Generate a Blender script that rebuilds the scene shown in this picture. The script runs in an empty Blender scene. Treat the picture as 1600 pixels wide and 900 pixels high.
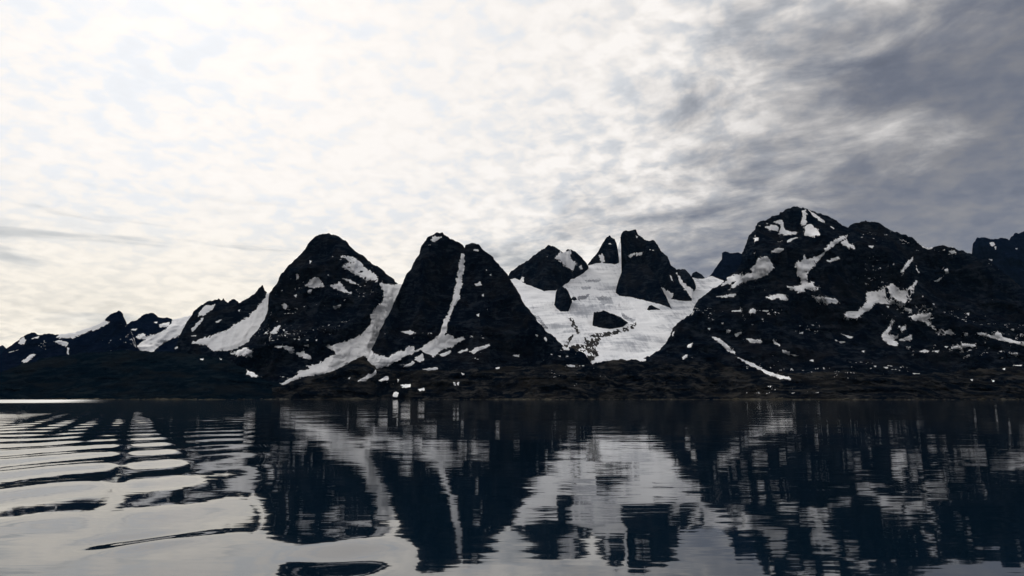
import bpy, math, random
import numpy as np

random.seed(4)
RNG = np.random.default_rng(11)
scene = bpy.context.scene

# ------------------------------------------------------------------ camera
F = 1155.6                      # focal length in pixels of a 1600 px wide frame
HZ = 621.0                      # row of the horizon
CAM_H = 8.0                     # deck height above the fjord
PH = math.atan((HZ - 450.0) / F)
CP, SP = math.cos(PH), math.sin(PH)
cam_d = bpy.data.cameras.new('camera')
cam_d.sensor_width = 36.0
cam_d.lens = 36.0 * F / 1600.0
cam_d.clip_start = 0.5
cam_d.clip_end = 90000.0
cam = bpy.data.objects.new('camera', cam_d)
cam.location = (0, 0, CAM_H)
cam.rotation_euler = (math.pi / 2 + PH, 0, 0)
scene.collection.objects.link(cam)
scene.camera = cam

# ------------------------------------------------------------------ light and exposure
SUN_AZ, SUN_EL = math.radians(-27.0), math.radians(33.0)
SUN = (math.sin(SUN_AZ) * math.cos(SUN_EL), math.cos(SUN_AZ) * math.cos(SUN_EL), math.sin(SUN_EL))
sun_d = bpy.data.lights.new('sun', 'SUN')
sun_d.energy = 1.5
sun_d.angle = math.radians(14)
sun_d.color = (1.0, 0.95, 0.87)
sun = bpy.data.objects.new('sun', sun_d)
sun.rotation_euler = (math.pi / 2 - SUN_EL, 0, math.pi - SUN_AZ)
scene.collection.objects.link(sun)
vs = scene.view_settings
vs.view_transform = 'Standard'
vs.look = 'None'
vs.exposure = 0.0
vs.gamma = 1.0
vs.use_curve_mapping = False
scene.cycles.max_bounces = 6
scene.cycles.diffuse_bounces = 2
scene.cycles.glossy_bounces = 3


class NT:
    """small helper to write node trees"""
    def __init__(self, tree):
        self.t = tree
        tree.nodes.clear()

    def n(self, kind, **kw):
        nd = self.t.nodes.new(kind)
        for k, v in kw.items():
            setattr(nd, k, v)
        return nd

    def link(self, a, b):
        self.t.links.new(a, b)

    def put(self, sock, v):
        if hasattr(v, 'node'):
            self.link(v, sock)
        else:
            sock.default_value = v

    def m(self, op, a, b=0.0, c=0.0, clamp=False):
        nd = self.n('ShaderNodeMath', operation=op, use_clamp=clamp)
        for i, v in enumerate((a, b, c)):
            self.put(nd.inputs[i], v)
        return nd.outputs[0]

    def vm(self, op, a, b=(0, 0, 0), out=0):
        nd = self.n('ShaderNodeVectorMath', operation=op)
        self.put(nd.inputs[0], a)
        self.put(nd.inputs[1], b)
        return nd.outputs['Value'] if op in ('DOT_PRODUCT', 'LENGTH') else nd.outputs[0]

    def xyz(self, v):
        nd = self.n('ShaderNodeSeparateXYZ')
        self.link(v, nd.inputs[0])
        return nd.outputs

    def comb(self, x, y, z):
        nd = self.n('ShaderNodeCombineXYZ')
        for i, v in enumerate((x, y, z)):
            self.put(nd.inputs[i], v)
        return nd.outputs[0]

    def noise(self, vec, scale, detail=4.0, rough=0.55, dist=0.0, lac=2.0):
        nd = self.n('ShaderNodeTexNoise')
        self.link(vec, nd.inputs['Vector'])
        nd.inputs['Scale'].default_value = scale
        nd.inputs['Detail'].default_value = detail
        nd.inputs['Roughness'].default_value = rough
        nd.inputs['Lacunarity'].default_value = lac
        nd.inputs['Distortion'].default_value = dist
        return nd

    def mix(self, f, a, b, mode='MIX'):
        nd = self.n('ShaderNodeMix', data_type='RGBA', blend_type=mode)
        self.put(nd.inputs[0], f)
        self.put(nd.inputs[6], a)
        self.put(nd.inputs[7], b)
        return nd.outputs[2]

    def ramp(self, f, stops, mode='LINEAR'):
        nd = self.n('ShaderNodeValToRGB')
        nd.color_ramp.interpolation = mode
        el = nd.color_ramp.elements
        while len(el) < len(stops):
            el.new(0.5)
        for e, (p, c) in zip(el, stops):
            e.position = p
            e.color = (c, c, c, 1) if not hasattr(c, '__len__') else (*c[:3], 1)
        self.link(f, nd.inputs[0])
        return nd.outputs[0]

    def smooth(self, v, a, b, lo=0.0, hi=1.0):
        nd = self.n('ShaderNodeMapRange', interpolation_type='SMOOTHSTEP')
        self.put(nd.inputs[0], v)
        for i, x in zip((1, 2, 3, 4), (a, b, lo, hi)):
            nd.inputs[i].default_value = x
        return nd.outputs[0]


def ray(px, py):
    """direction through a pixel of the 1600 x 900 frame, as world axes"""
    a = (np.asarray(px, float) - 800.0) / F
    b = (450.0 - np.asarray(py, float)) / F
    return a, CP - SP * b, SP + CP * b


def at_depth(px, py, D):
    dx, dy, dz = ray(px, py)
    k = D / dy
    return dx * k, D + 0 * k, CAM_H + dz * k


def project(x, y, z):
    zr = z - CAM_H
    yc = -SP * y + CP * zr
    zc = CP * y + SP * zr
    return 800 + F * x / zc, 450 - F * yc / zc


# ------------------------------------------------------------------ overcast sky
def build_world():
    w = bpy.data.worlds.new('World')
    scene.world = w
    w.use_nodes = True
    t = NT(w.node_tree)
    tc = t.n('ShaderNodeTexCoord')
    d = t.vm('NORMALIZE', tc.outputs['Generated'])
    dx, dy, dz = t.xyz(d)
    up = t.m('MAXIMUM', dz, 0.0)
    inv = t.m('DIVIDE', 1.0, t.m('ADD', up, 0.24))
    px = t.m('MULTIPLY', dx, inv)
    py = t.m('MULTIPLY', dy, inv)
    # the cloud sheet lies on a plane overhead; its rolls run out from the far left horizon
    a = math.radians(-34)
    ux = t.m('ADD', t.m('MULTIPLY', px, math.cos(a)), t.m('MULTIPLY', py, math.sin(a)))
    uy = t.m('SUBTRACT', t.m('MULTIPLY', py, math.cos(a)), t.m('MULTIPLY', px, math.sin(a)))
    plane = t.comb(t.m('MULTIPLY', ux, 0.72), uy, 0.0)
    big = t.noise(plane, 1.35, 5.0, 0.55, 0.5).outputs[0]
    mid = t.noise(plane, 4.6, 6.0, 0.6, 0.35).outputs[0]
    puffs = t.comb(ux, t.m('MULTIPLY', uy, 0.92), 0.0)
    fine = t.smooth(t.noise(puffs, 17.0, 3.0, 0.5, 0.25).outputs[0], 0.30, 0.70, 0.32, 0.68)
    # angle to the veiled sun
    cosang = t.vm('DOT_PRODUCT', d, SUN)
    ang = t.m('MULTIPLY', t.m('ARCCOSINE', t.m('MINIMUM', cosang, 0.9999)), 1.0 / math.pi)
    lum = t.ramp(ang, [(0.0, 0.93), (0.09, 0.87), (0.2, 0.77), (0.31, 0.64), (0.5, 0.60), (1.0, 0.56)], 'B_SPLINE')
    lum = t.m('MULTIPLY', lum, 1.17)
    # thin stratus bars low over the horizon
    az = t.m('ARCTAN2', dx, dy)
    bars = t.noise(t.comb(t.m('MULTIPLY', az, 4.0), t.m('MULTIPLY', dz, 34.0), 3.7), 1.0, 5.0, 0.55, 0.3).outputs[0]
    bars = t.m('MULTIPLY', t.smooth(bars, 0.50, 0.68), t.m('MULTIPLY', t.smooth(dz, 0.27, 0.17), t.smooth(dz, 0.06, 0.11)))
    lum = t.m('MULTIPLY', lum, t.m('SUBTRACT', 1.0, t.m('MULTIPLY', bars, 0.34)))
    # thicker bank of cloud over the right half of the sky
    p1 = np.array(ray(955, 420)); p2 = np.array(ray(1290, 0))
    p1 /= np.linalg.norm(p1); p2 /= np.linalg.norm(p2)
    nrm = np.cross(p2, p1); nrm /= np.linalg.norm(nrm)
    if nrm[0] < 0:
        nrm = -nrm
    side = t.vm('DOT_PRODUCT', d, tuple(float(v) for v in nrm))
    wob = t.m('MULTIPLY', t.m('SUBTRACT', big, 0.5), 0.55)
    wob2 = t.m('MULTIPLY', t.m('SUBTRACT', mid, 0.5), 0.5)
    bank = t.smooth(t.m('ADD', t.m('ADD', side, wob), wob2), -0.13, 0.2)
    thick = t.m('ADD', t.m('MULTIPLY', t.m('SUBTRACT', mid, 0.5), 1.2), t.m('MULTIPLY', t.m('SUBTRACT', fine, 0.5), t.smooth(bank, 0.2, 0.8, 1.6, 0.7)))
    thick = t.m('ADD', thick, t.m('MULTIPLY', t.m('SUBTRACT', big, 0.5), 0.8))
    # thin sheet: mottled white; bank: blue grey with paler rolls
    sheet = t.m('MULTIPLY', lum, t.m('SUBTRACT', 1.0, t.m('MULTIPLY', t.m('MAXIMUM', t.m('ADD', thick, 0.05), -0.25), t.smooth(ang, 0.10, 0.26, 0.13, 0.80))))
    low = t.smooth(dz, 0.36, 0.12)
    bankl = t.m('MULTIPLY', t.m('ADD', 0.215, t.m('MULTIPLY', low, 0.035)), t.m('SUBTRACT', 1.0, t.m('MULTIPLY', thick, 0.62)))
    warm = t.smooth(t.m('SUBTRACT', thick, 0.0), -0.1, 0.35)
    csheet = t.mix(warm, (1.0, 0.958, 0.918, 1), (0.92, 0.945, 0.985, 1))
    horizon_warm = t.smooth(dz, 0.27, 0.08)
    csheet = t.mix(t.m('MULTIPLY', horizon_warm, t.smooth(ang, 0.3, 0.1)), csheet, (1.0, 0.925, 0.80, 1))
    csheet = t.mix(t.m('MULTIPLY', bars, 0.8), csheet, (0.92, 0.95, 0.97, 1))
    s_col = t.vm('SCALE', csheet)
    t.put(s_col.node.inputs['Scale'], sheet)
    cbank = t.mix(t.smooth(thick, -0.25, 0.3), (0.98, 0.985, 1.06, 1), (0.86, 0.94, 1.18, 1))
    b_col = t.vm('SCALE', cbank)
    t.put(b_col.node.inputs['Scale'], bankl)
    cloud = t.mix(bank, s_col, b_col)
    # blue daylight behind the cloud
    sky = t.n('ShaderNodeTexSky', sky_type='NISHITA', sun_disc=False)
    sky.sun_elevation = SUN_EL
    sky.sun_rotation = SUN_AZ
    bg1 = t.n('ShaderNodeBackground')
    t.link(sky.outputs[0], bg1.inputs[0])
    bg1.inputs[1].default_value = 0.06
    bg2 = t.n('ShaderNodeBackground')
    t.link(cloud, bg2.inputs[0])
    bg2.inputs[1].default_value = 1.0
    mx = t.n('ShaderNodeMixShader')
    mx.inputs[0].default_value = 0.94
    t.link(bg1.outputs[0], mx.inputs[1])
    t.link(bg2.outputs[0], mx.inputs[2])
    out = t.n('ShaderNodeOutputWorld')
    t.link(mx.outputs[0], out.inputs[0])
    w.cycles.sampling_method = 'MANUAL'
    w.cycles.sample_map_resolution = 512


build_world()


# ------------------------------------------------------------------ materials
def material(name):
    m = bpy.data.materials.new(name)
    m.use_nodes = True
    t = NT(m.node_tree)
    out = t.n('ShaderNodeOutputMaterial')
    bs = t.n('ShaderNodeBsdfPrincipled')
    t.link(bs.outputs[0], out.inputs[0])
    return m, t, bs


def rock_material(name, dark, pale, warm, warm_amt=0.5, spec=0.0):
    m, t, bs = material(name)
    P = t.n('ShaderNodeNewGeometry').outputs['Position']
    strata = t.vm('MULTIPLY', P, (1.0, 1.0, 3.2))
    n1 = t.noise(P, 0.006, 6, 0.6, 0.6).outputs[0]
    n2 = t.noise(strata, 0.017, 8, 0.66, 0.8).outputs[0]
    n3 = t.noise(P, 0.13, 5, 0.65).outputs[0]
    chutes = t.noise(t.vm('MULTIPLY', P, (1.0, 1.0, 0.30)), 0.013, 7, 0.68, 0.6).outputs[0]
    c = t.mix(t.smooth(t.m('ADD', t.m('MULTIPLY', n2, 0.55), t.m('MULTIPLY', chutes, 0.45)), 0.465, 0.62), (*dark, 1), (*pale, 1))
    c = t.mix(t.m('MULTIPLY', t.smooth(n1, 0.45, 0.65), warm_amt), c, (*warm, 1))
    c = t.mix(t.smooth(n3, 0.62, 0.75), c, tuple(min(1, v * 1.5) for v in pale) + (1,))
    t.link(c, bs.inputs['Base Color'])
    bs.inputs['Roughness'].default_value = 0.85
    bs.inputs['Specular IOR Level'].default_value = spec
    hgt = t.m('ADD', t.m('MULTIPLY', t.m('ADD', n2, chutes), 22.0), t.m('MULTIPLY', n3, 6.0))
    b = t.n('ShaderNodeBump')
    b.inputs['Strength'].default_value = 1.0
    b.inputs['Distance'].default_value = 1.0
    t.link(hgt, b.inputs['Height'])
    t.link(b.outputs[0], bs.inputs['Normal'])
    return m


def snow_material(name, base, dirt_shade, dirt_shade_lo, dirt_shade_hi, stretch=(1, 1, 1), dscale=0.02, streaks=False):
    m, t, bs = material(name)
    P = t.n('ShaderNodeNewGeometry').outputs['Position']
    Q = t.vm('MULTIPLY', P, stretch)
    n1 = t.noise(Q, dscale, 7, 0.62, 0.7).outputs[0]
    n2 = t.noise(P, 0.12, 4, 0.6).outputs[0]
    n3 = t.noise(P, 0.004, 3, 0.5).outputs[0]
    if streaks:                                # dirt drawn out along the ice flow, painted crevasse shade across it
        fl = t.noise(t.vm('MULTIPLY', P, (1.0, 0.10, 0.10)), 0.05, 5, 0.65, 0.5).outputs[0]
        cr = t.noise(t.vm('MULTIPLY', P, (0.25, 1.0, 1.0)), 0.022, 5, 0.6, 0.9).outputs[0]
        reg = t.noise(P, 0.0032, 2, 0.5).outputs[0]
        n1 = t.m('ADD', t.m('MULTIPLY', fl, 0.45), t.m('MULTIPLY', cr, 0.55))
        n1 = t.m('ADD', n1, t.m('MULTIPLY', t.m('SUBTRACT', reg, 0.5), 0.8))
    c = t.mix(t.smooth(n1, dirt_shade_lo, dirt_shade_hi), (*base, 1), (*dirt_shade, 1))
    c = t.mix(t.m('MULTIPLY', t.smooth(n3, 0.4, 0.7), 0.25), c, (0.62, 0.66, 0.72, 1))
    t.link(c, bs.inputs['Base Color'])
    bs.inputs['Roughness'].default_value = 0.75
    bs.inputs['Specular IOR Level'].default_value = 0.25
    b = t.n('ShaderNodeBump')
    b.inputs['Strength'].default_value = 0.7
    b.inputs['Distance'].default_value = 1.0
    t.link(t.m('ADD', t.m('MULTIPLY', n1, 6.0), t.m('MULTIPLY', n2, 1.2)), b.inputs['Height'])
    t.link(b.outputs[0], bs.inputs['Normal'])
    return m


ROCK = rock_material('gneiss_painted_airlight', (0.0004, 0.0028, 0.0090), (0.024, 0.030, 0.041), (0.026, 0.0225, 0.0195), 0.35)  # dark rock with the blue of the airlight painted into its colour
ROCK_FAR = rock_material('far_rock_painted_haze', (0.0006, 0.0038, 0.016), (0.0060, 0.0110, 0.030), (0.006, 0.0095, 0.024), 0.4)  # bluer copy for far peaks: distance haze painted into the rock colour
ROCK_HILL = rock_material('hill_rock_painted_haze', (0.0005, 0.0048, 0.0105), (0.0100, 0.0170, 0.0235), (0.0150, 0.0155, 0.0150), 0.5)  # dark rock of the left hill, navy haze put into its colour
ROCK_SHORE = rock_material('lichen_foothill_rock', (0.0008, 0.0030, 0.0075), (0.046, 0.045, 0.044), (0.028, 0.0240, 0.0175), 0.45)
ROCK_TIDE = rock_material('pale_tide_washed_rock', (0.03, 0.028, 0.024), (0.15, 0.14, 0.115), (0.10, 0.09, 0.065), 0.5)
MORAINE = rock_material('moraine_debris', (0.025, 0.025, 0.026), (0.10, 0.095, 0.09), (0.07, 0.06, 0.05), 0.5)
SNOW = snow_material('old_snow', (0.93, 0.935, 0.955), (0.55, 0.56, 0.60), 0.58, 0.80)
ICE = snow_material('glacier_ice', (0.85, 0.865, 0.90), (0.36, 0.38, 0.43), 0.46, 0.72, streaks=True)  # the darker tone is both flow dirt and painted crevasse shade
ICE_CREVASSE_SHADE = snow_material('ice_painted_crevasse_shade', (0.46, 0.48, 0.53), (0.16, 0.17, 0.20), 0.40, 0.60, streaks=True)  # greyer ice: shade of the crevasses put into the colour

# ------------------------------------------------------------------ value noise in numpy
_TAB = RNG.random(1 << 16)


def vnoise(x, y, z):
    xi, yi, zi = np.floor(x).astype(np.int64), np.floor(y).astype(np.int64), np.floor(z).astype(np.int64)
    fx, fy, fz = x - xi, y - yi, z - zi
    fx = fx * fx * fx * (fx * (fx * 6 - 15) + 10)
    fy = fy * fy * fy * (fy * (fy * 6 - 15) + 10)
    fz = fz * fz * fz * (fz * (fz * 6 - 15) + 10)

    def h(a, b, c):
        return _TAB[((a * 73856093) ^ (b * 19349663) ^ (c * 83492791)) & 0xFFFF]
    r = 0
    for i, wx in ((0, 1 - fx), (1, fx)):
        for j, wy in ((0, 1 - fy), (1, fy)):
            for k, wz in ((0, 1 - fz), (1, fz)):
                r = r + wx * wy * wz * h(xi + i, yi + j, zi + k)
    return r * 2 - 1


def fbm(x, y, z, octv=5, gain=0.5, ridged=False):
    s, a, n = 0, 1.0, 0.0
    for o in range(octv):
        v = vnoise(x + 17.3 * o, y - 9.1 * o, z + 5.7 * o)
        if ridged:
            v = 1 - 2 * np.abs(v)
        s = s + a * v
        n += a
        a *= gain
        x, y, z = x * 2.03, y * 2.03, z * 2.03
    return s / n


# ------------------------------------------------------------------ mesh building
def link_mesh(name, V, Q, mat, parent=None, smooth=True):
    me = bpy.data.meshes.new(name)
    V = np.ascontiguousarray(V, dtype=np.float32)
    Q = np.ascontiguousarray(Q, dtype=np.int32)
    k = Q.shape[1]
    me.vertices.add(len(V))
    me.vertices.foreach_set('co', V.ravel())
    me.loops.add(Q.size)
    me.loops.foreach_set('vertex_index', Q.ravel())
    me.polygons.add(len(Q))
    me.polygons.foreach_set('loop_start', np.arange(0, Q.size, k, dtype=np.int32))
    me.polygons.foreach_set('use_smooth', np.full(len(Q), smooth, dtype=bool))
    me.update(calc_edges=True)
    me.materials.append(mat)
    o = bpy.data.objects.new(name, me)
    scene.collection.objects.link(o)
    if parent is not None:
        o.parent = parent
    return o


def tag(o, label=None, cat=None, group=None, kind=None):
    for k, v in (('label', label), ('category', cat), ('group', group), ('kind', kind)):
        if v:
            o[k] = v
    return o


def interp(poly, x):
    p = np.array(poly, float)
    return np.interp(x, p[:, 0], p[:, 1])


def grid_normals(G):
    du = np.gradient(G, axis=1)
    dv = np.gradient(G, axis=0)
    n = np.cross(du, dv)
    n /= np.maximum(np.linalg.norm(n, axis=2, keepdims=True), 1e-9)
    flip = n[..., 1] > 0.0            # outward: towards the fjord and the sky
    n[flip] *= -1
    return n


class Layer:
    """one mountain: a face that drops from its ridge line to its foot and a back slope behind the ridge"""
    def __init__(self, name, sky, bottom, Dpk, Dbot, mat, power=1.5, spur=110.0, rough=7.0, spacing=1.0,
                 back=900.0, falls=0.75, spur_len=320.0, dtop=None, seed=0.0, jag=1.0, hidden=None, embed=0, q=46.0):
        sky = sorted(sky)
        x0, x1 = sky[0][0], sky[-1][0]
        nx = max(8, int((x1 - x0) / spacing) + 1)
        px = np.linspace(x0, x1, nx)
        top = interp(sky, px)
        top = top + jag * fbm(px / 9.0 + seed + sky[0][0], px * 0 + 3.1, px * 0 + seed, 5, 0.62)
        bot = interp(bottom, px) if not np.isscalar(bottom) else np.full(nx, float(bottom))
        bot = np.maximum(bot, top + 1.0)
        hmax = (bot - top).max()
        db = np.array([Dbot(x, b) for x, b in zip(px, bot)]) if callable(Dbot) else np.full(nx, float(Dbot))
        if dtop is None:
            dt = db + (Dpk - db) * np.clip((bot - top) / hmax, 0, 1) ** 0.8
        else:
            dt = db + dtop * np.clip((bot - top) / hmax, 0.05, 1) ** 0.8
        self.embed = embed
        bot2 = bot + embed
        ny = max(8, int(hmax / spacing) + 1)
        s = np.linspace(0, 1, ny)[:, None]
        PY = top[None] + (bot2 - top)[None] * s
        PX = np.repeat(px[None], ny, 0)
        sc = np.clip((PY - top[None]) / (bot - top)[None], 0, 1)
        g = 0.10 * np.sqrt(sc) + 0.90 * sc ** power
        D = dt[None] + (db - dt)[None] * g
        X, Y, Z = at_depth(PX, PY, D)
        # spurs and gullies: the face swings towards and away from the fjord, the ridge stays put
        wgt = np.clip(sc * 6, 0, 1) * np.clip((1 - sc) * 3.0, 0, 1) * np.minimum(1, (bot - top)[None] / (0.35 * hmax))
        sp = fbm(X / spur_len + seed, Y / spur_len, Z / (spur_len * 2.2) + seed, 5, 0.5, True)
        sp = sp * spur * wgt
        k = 1 - sp / np.maximum(Y, 1)
        X, Y = X * k, Y * k
        G = np.stack([X, Y, Z], 2)
        N = grid_normals(G)
        dsp = fbm(X / q + seed, Y / q, Z / q, 5, 0.56) * 0.6 + fbm(X / (q * 3) + seed, Y / (q * 3), Z / (q * 2.0), 5, 0.55, True) * 0.9
        ed = np.clip((1 - sc) * 8 + (0.25 if embed == 0 else 0.0), 0, 1)
        G = G + N * (dsp * rough * ed)[..., None]
        # back slope
        nb = 14
        tb = (np.arange(nb, 0, -1) / nb)[:, None] ** 1.4
        ridge = G[0]
        hgt = np.maximum(ridge[:, 2] - 0, 5)[None]
        ext = np.minimum(back, hgt / falls * 1.0) * tb
        kk = 1 + ext / ridge[None, :, 1]
        zz = ridge[None, :, 2] - ext * falls * (0.35 + 0.65 * tb)
        wob = fbm(ridge[None, :, 0] / 120 + 0 * tb, tb * 5, 0 * tb + seed, 4) * 25 * tb
        B = np.stack([ridge[None, :, 0] * kk, ridge[None, :, 1] * kk, zz + np.minimum(wob, 0)], 2)
        self.G = G
        self.N = grid_normals(G)
        self.full = np.concatenate([B, G], 0)
        self.PX, self.PY = project(G[..., 0], G[..., 1], G[..., 2])
        self.sc = sc
        self.hidden = hidden
        self.rows, self.cols = self.full.shape[:2]
        self.obj = link_mesh(name, self.full.reshape(-1, 3), quads(*self.full.shape[:2]), mat)

    def visible(self, f):
        """rows of the face that a nearer hill covers take no snow"""
        if self.hidden is not None:
            f = np.minimum(f, interp(self.hidden, self.PX) + 1.5 - self.PY)
        return f

    def drape(self, name, f, mat, lift=1.0, hi=3.5, lo=-2.5, label=None, kind=None, minq=2):
        """a sheet of real thickness lying on the face wherever f > 0 (f in pixels inside the outline)"""
        f = self.visible(f)
        inc = f > -2.2
        cell = inc[:-1, :-1] | inc[1:, :-1] | inc[:-1, 1:] | inc[1:, 1:]
        core = (f > 0.0)
        corec = core[:-1, :-1] | core[1:, :-1] | core[:-1, 1:] | core[1:, 1:]
        near = corec.copy()
        for ax in (0, 1):
            for sh in (-1, 1):
                near |= np.roll(corec, sh, ax)
        cell &= near
        if corec.sum() < minq:
            return None
        P = self.G + self.N * np.clip(f * lift, lo, hi)[..., None]
        q = quads(*f.shape).reshape(f.shape[0] - 1, f.shape[1] - 1, 4)[cell]
        used, inv = np.unique(q, return_inverse=True)
        o = link_mesh(name, P.reshape(-1, 3)[used], inv.reshape(q.shape), mat, self.obj)
        return tag(o, label=label, kind=kind)


def quads(r, c):
    i = np.arange(r * c).reshape(r, c)
    return np.stack([i[:-1, :-1], i[1:, :-1], i[1:, 1:], i[:-1, 1:]], 2).reshape(-1, 4)


def sdf(poly, X, Y):
    """signed distance to an outline, positive inside"""
    p = np.array(poly, float)
    d2 = np.full(X.shape, 1e18)
    ins = np.zeros(X.shape, bool)
    n = len(p)
    for i in range(n):
        ax, ay = p[i]
        bx, by = p[(i + 1) % n]
        ex, ey = bx - ax, by - ay
        L = ex * ex + ey * ey + 1e-9
        tt = np.clip(((X - ax) * ex + (Y - ay) * ey) / L, 0, 1)
        d2 = np.minimum(d2, (X - ax - tt * ex) ** 2 + (Y - ay - tt * ey) ** 2)
        if ay != by:
            c = ((ay > Y) != (by > Y)) & (X < ex * (Y - ay) / (by - ay) + ax)
            ins ^= c
    d = np.sqrt(d2)
    return np.where(ins, d, -d)


def zone(sc, ox, oy):
    return lambda pts: [(ox + a / sc, oy + b / sc) for a, b in pts]


Z1 = zone(3.478, 0, 420)
Z2 = zone(3.0, 340, 340)
Z3 = zone(3.0, 560, 340)
Z4 = zone(3.0, 780, 340)
Z5 = zone(2.727, 1000, 310)
Z6 = zone(2.727, 1280, 310)


def lay_snow(layer, polys, name='snow_patch', mat=SNOW, ragged=2.3, holes=0.0, hole_size=(34.0, 34.0, 15.0), labels=None, **kw):
    out = []
    wx, wy, wz = layer.G[..., 0], layer.G[..., 1], layer.G[..., 2]
    for k, poly in enumerate(polys):
        p = np.array(poly)
        m = 6
        box = (layer.PX > p[:, 0].min() - m) & (layer.PX < p[:, 0].max() + m) & (layer.PY > p[:, 1].min() - m) & (layer.PY < p[:, 1].max() + m)
        if box.sum() < 4:
            continue
        rr = np.where(box.any(1))[0]; cc = np.where(box.any(0))[0]
        sl = (slice(rr[0], rr[-1] + 1), slice(cc[0], cc[-1] + 1))
        f = np.full(layer.PX.shape, -9.0)
        size = math.sqrt(max(np.ptp(p[:, 0]) * np.ptp(p[:, 1]), 1))
        nx = np.roll(p, -1, 0)
        area = abs(np.sum(p[:, 0] * nx[:, 1] - nx[:, 0] * p[:, 1])) / 2
        halfw = 2 * area / np.sum(np.hypot(*(nx - p).T))
        amp = min(ragged, 0.5 + 0.22 * halfw)
        e = fbm(wx[sl] / 24, wy[sl] / 24, wz[sl] / 12, 4, 0.65)
        g = sdf(poly, layer.PX[sl], layer.PY[sl]) + amp * e + 1.1 * amp * fbm(wx[sl] / 11, wy[sl] / 40, wz[sl] / 34, 3, 0.6) + 0.3
        # ledges and stones break the thin rim of the snow
        rim = np.clip((3.2 - g) / 3.2, 0, 1)
        ledge = fbm(wx[sl] / 30 + 9, wy[sl] / 30, wz[sl] / 5.5 + wx[sl] / 60, 3, 0.6) + 0.6 * fbm(wx[sl] / 7, wy[sl] / 20, wz[sl] / 18, 2, 0.6)
        g = g + rim * ledge * min(2.2, 0.35 + 0.4 * halfw) - (0.35 if halfw < 2.2 else 0.0)
        if holes > 0 and size > 18:
            hs = hole_size
            hn = fbm(wx[sl] / hs[0] + 40, wy[sl] / hs[1], wz[sl] / hs[2], 4, 0.6)
            g = np.minimum(g, (0.62 - holes - hn) * 16)
        f[sl] = np.where(box[sl], g, -9.0)
        o = layer.drape(name, f, mat, label=(labels or {}).get(k), **kw)
        if o:
            out.append(o)
    return out


def lay_specks(layer, thr, ylo, yhi, xs=None, scale=20.0, seed=0.0):
    """tiny leftover snow flecks on ledges, too many and too small to tell apart"""
    wx, wy, wz = layer.G[..., 0], layer.G[..., 1], layer.G[..., 2]
    n = fbm(wx / (scale * 1.3) + seed, wy / scale, wz / (scale * 0.34), 3, 0.55)
    clump = fbm(wx / 260 + seed, wy / 260, wz / 110, 3, 0.5)
    f = (n - thr + np.clip(clump, -0.4, 0.4) * 0.75) * 10
    f = np.minimum(f, np.minimum(layer.PY - ylo, yhi - layer.PY))
    if xs:
        f = np.minimum(f, np.minimum(layer.PX - xs[0], xs[1] - layer.PX))
    return layer.drape('snow_flecks', f, SNOW, kind='stuff', hi=1.6)


def row_of(D, z):
    return float(project(0.0, D, z)[1])


# ------------------------------------------------------------------ skylines of the near hills (they hide the feet of the peaks)
HILL_L = [(-90, 592), (-40, 588), (0, 583), (20, 576), (37, 568), (90, 556), (150, 550), (200, 548), (245, 550), (290, 552),
          (325, 556), (360, 565), (385, 579), (410, 592), (440, 601), (480, 609), (520, 615), (560, 619)]
HILL_M = [(425, 607), (440, 604), (462, 596), (480, 590), (510, 584), (540, 571), (560, 561), (568, 557), (577, 564), (588, 576),
          (615, 580), (650, 581), (700, 579), (760, 576), (820, 572), (870, 571), (900, 574), (912, 573), (930, 567), (955, 564), (973, 562),
          (997, 562), (1012, 565), (1040, 572)]
HILL_R = [(960, 606), (990, 588), (1010, 572), (1030, 566), (1060, 562), (1090, 563), (1120, 568), (1160, 577), (1210, 583), (1260, 584), (1310, 579),
          (1360, 584), (1420, 588), (1480, 582), (1540, 576), (1600, 570), (1700, 560)]


def shore(x):
    return 2620 + 160 * math.sin(x / 310.0) + 70 * math.sin(x / 83.0 + 1) + 30 * math.sin(x / 29.0)


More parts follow.
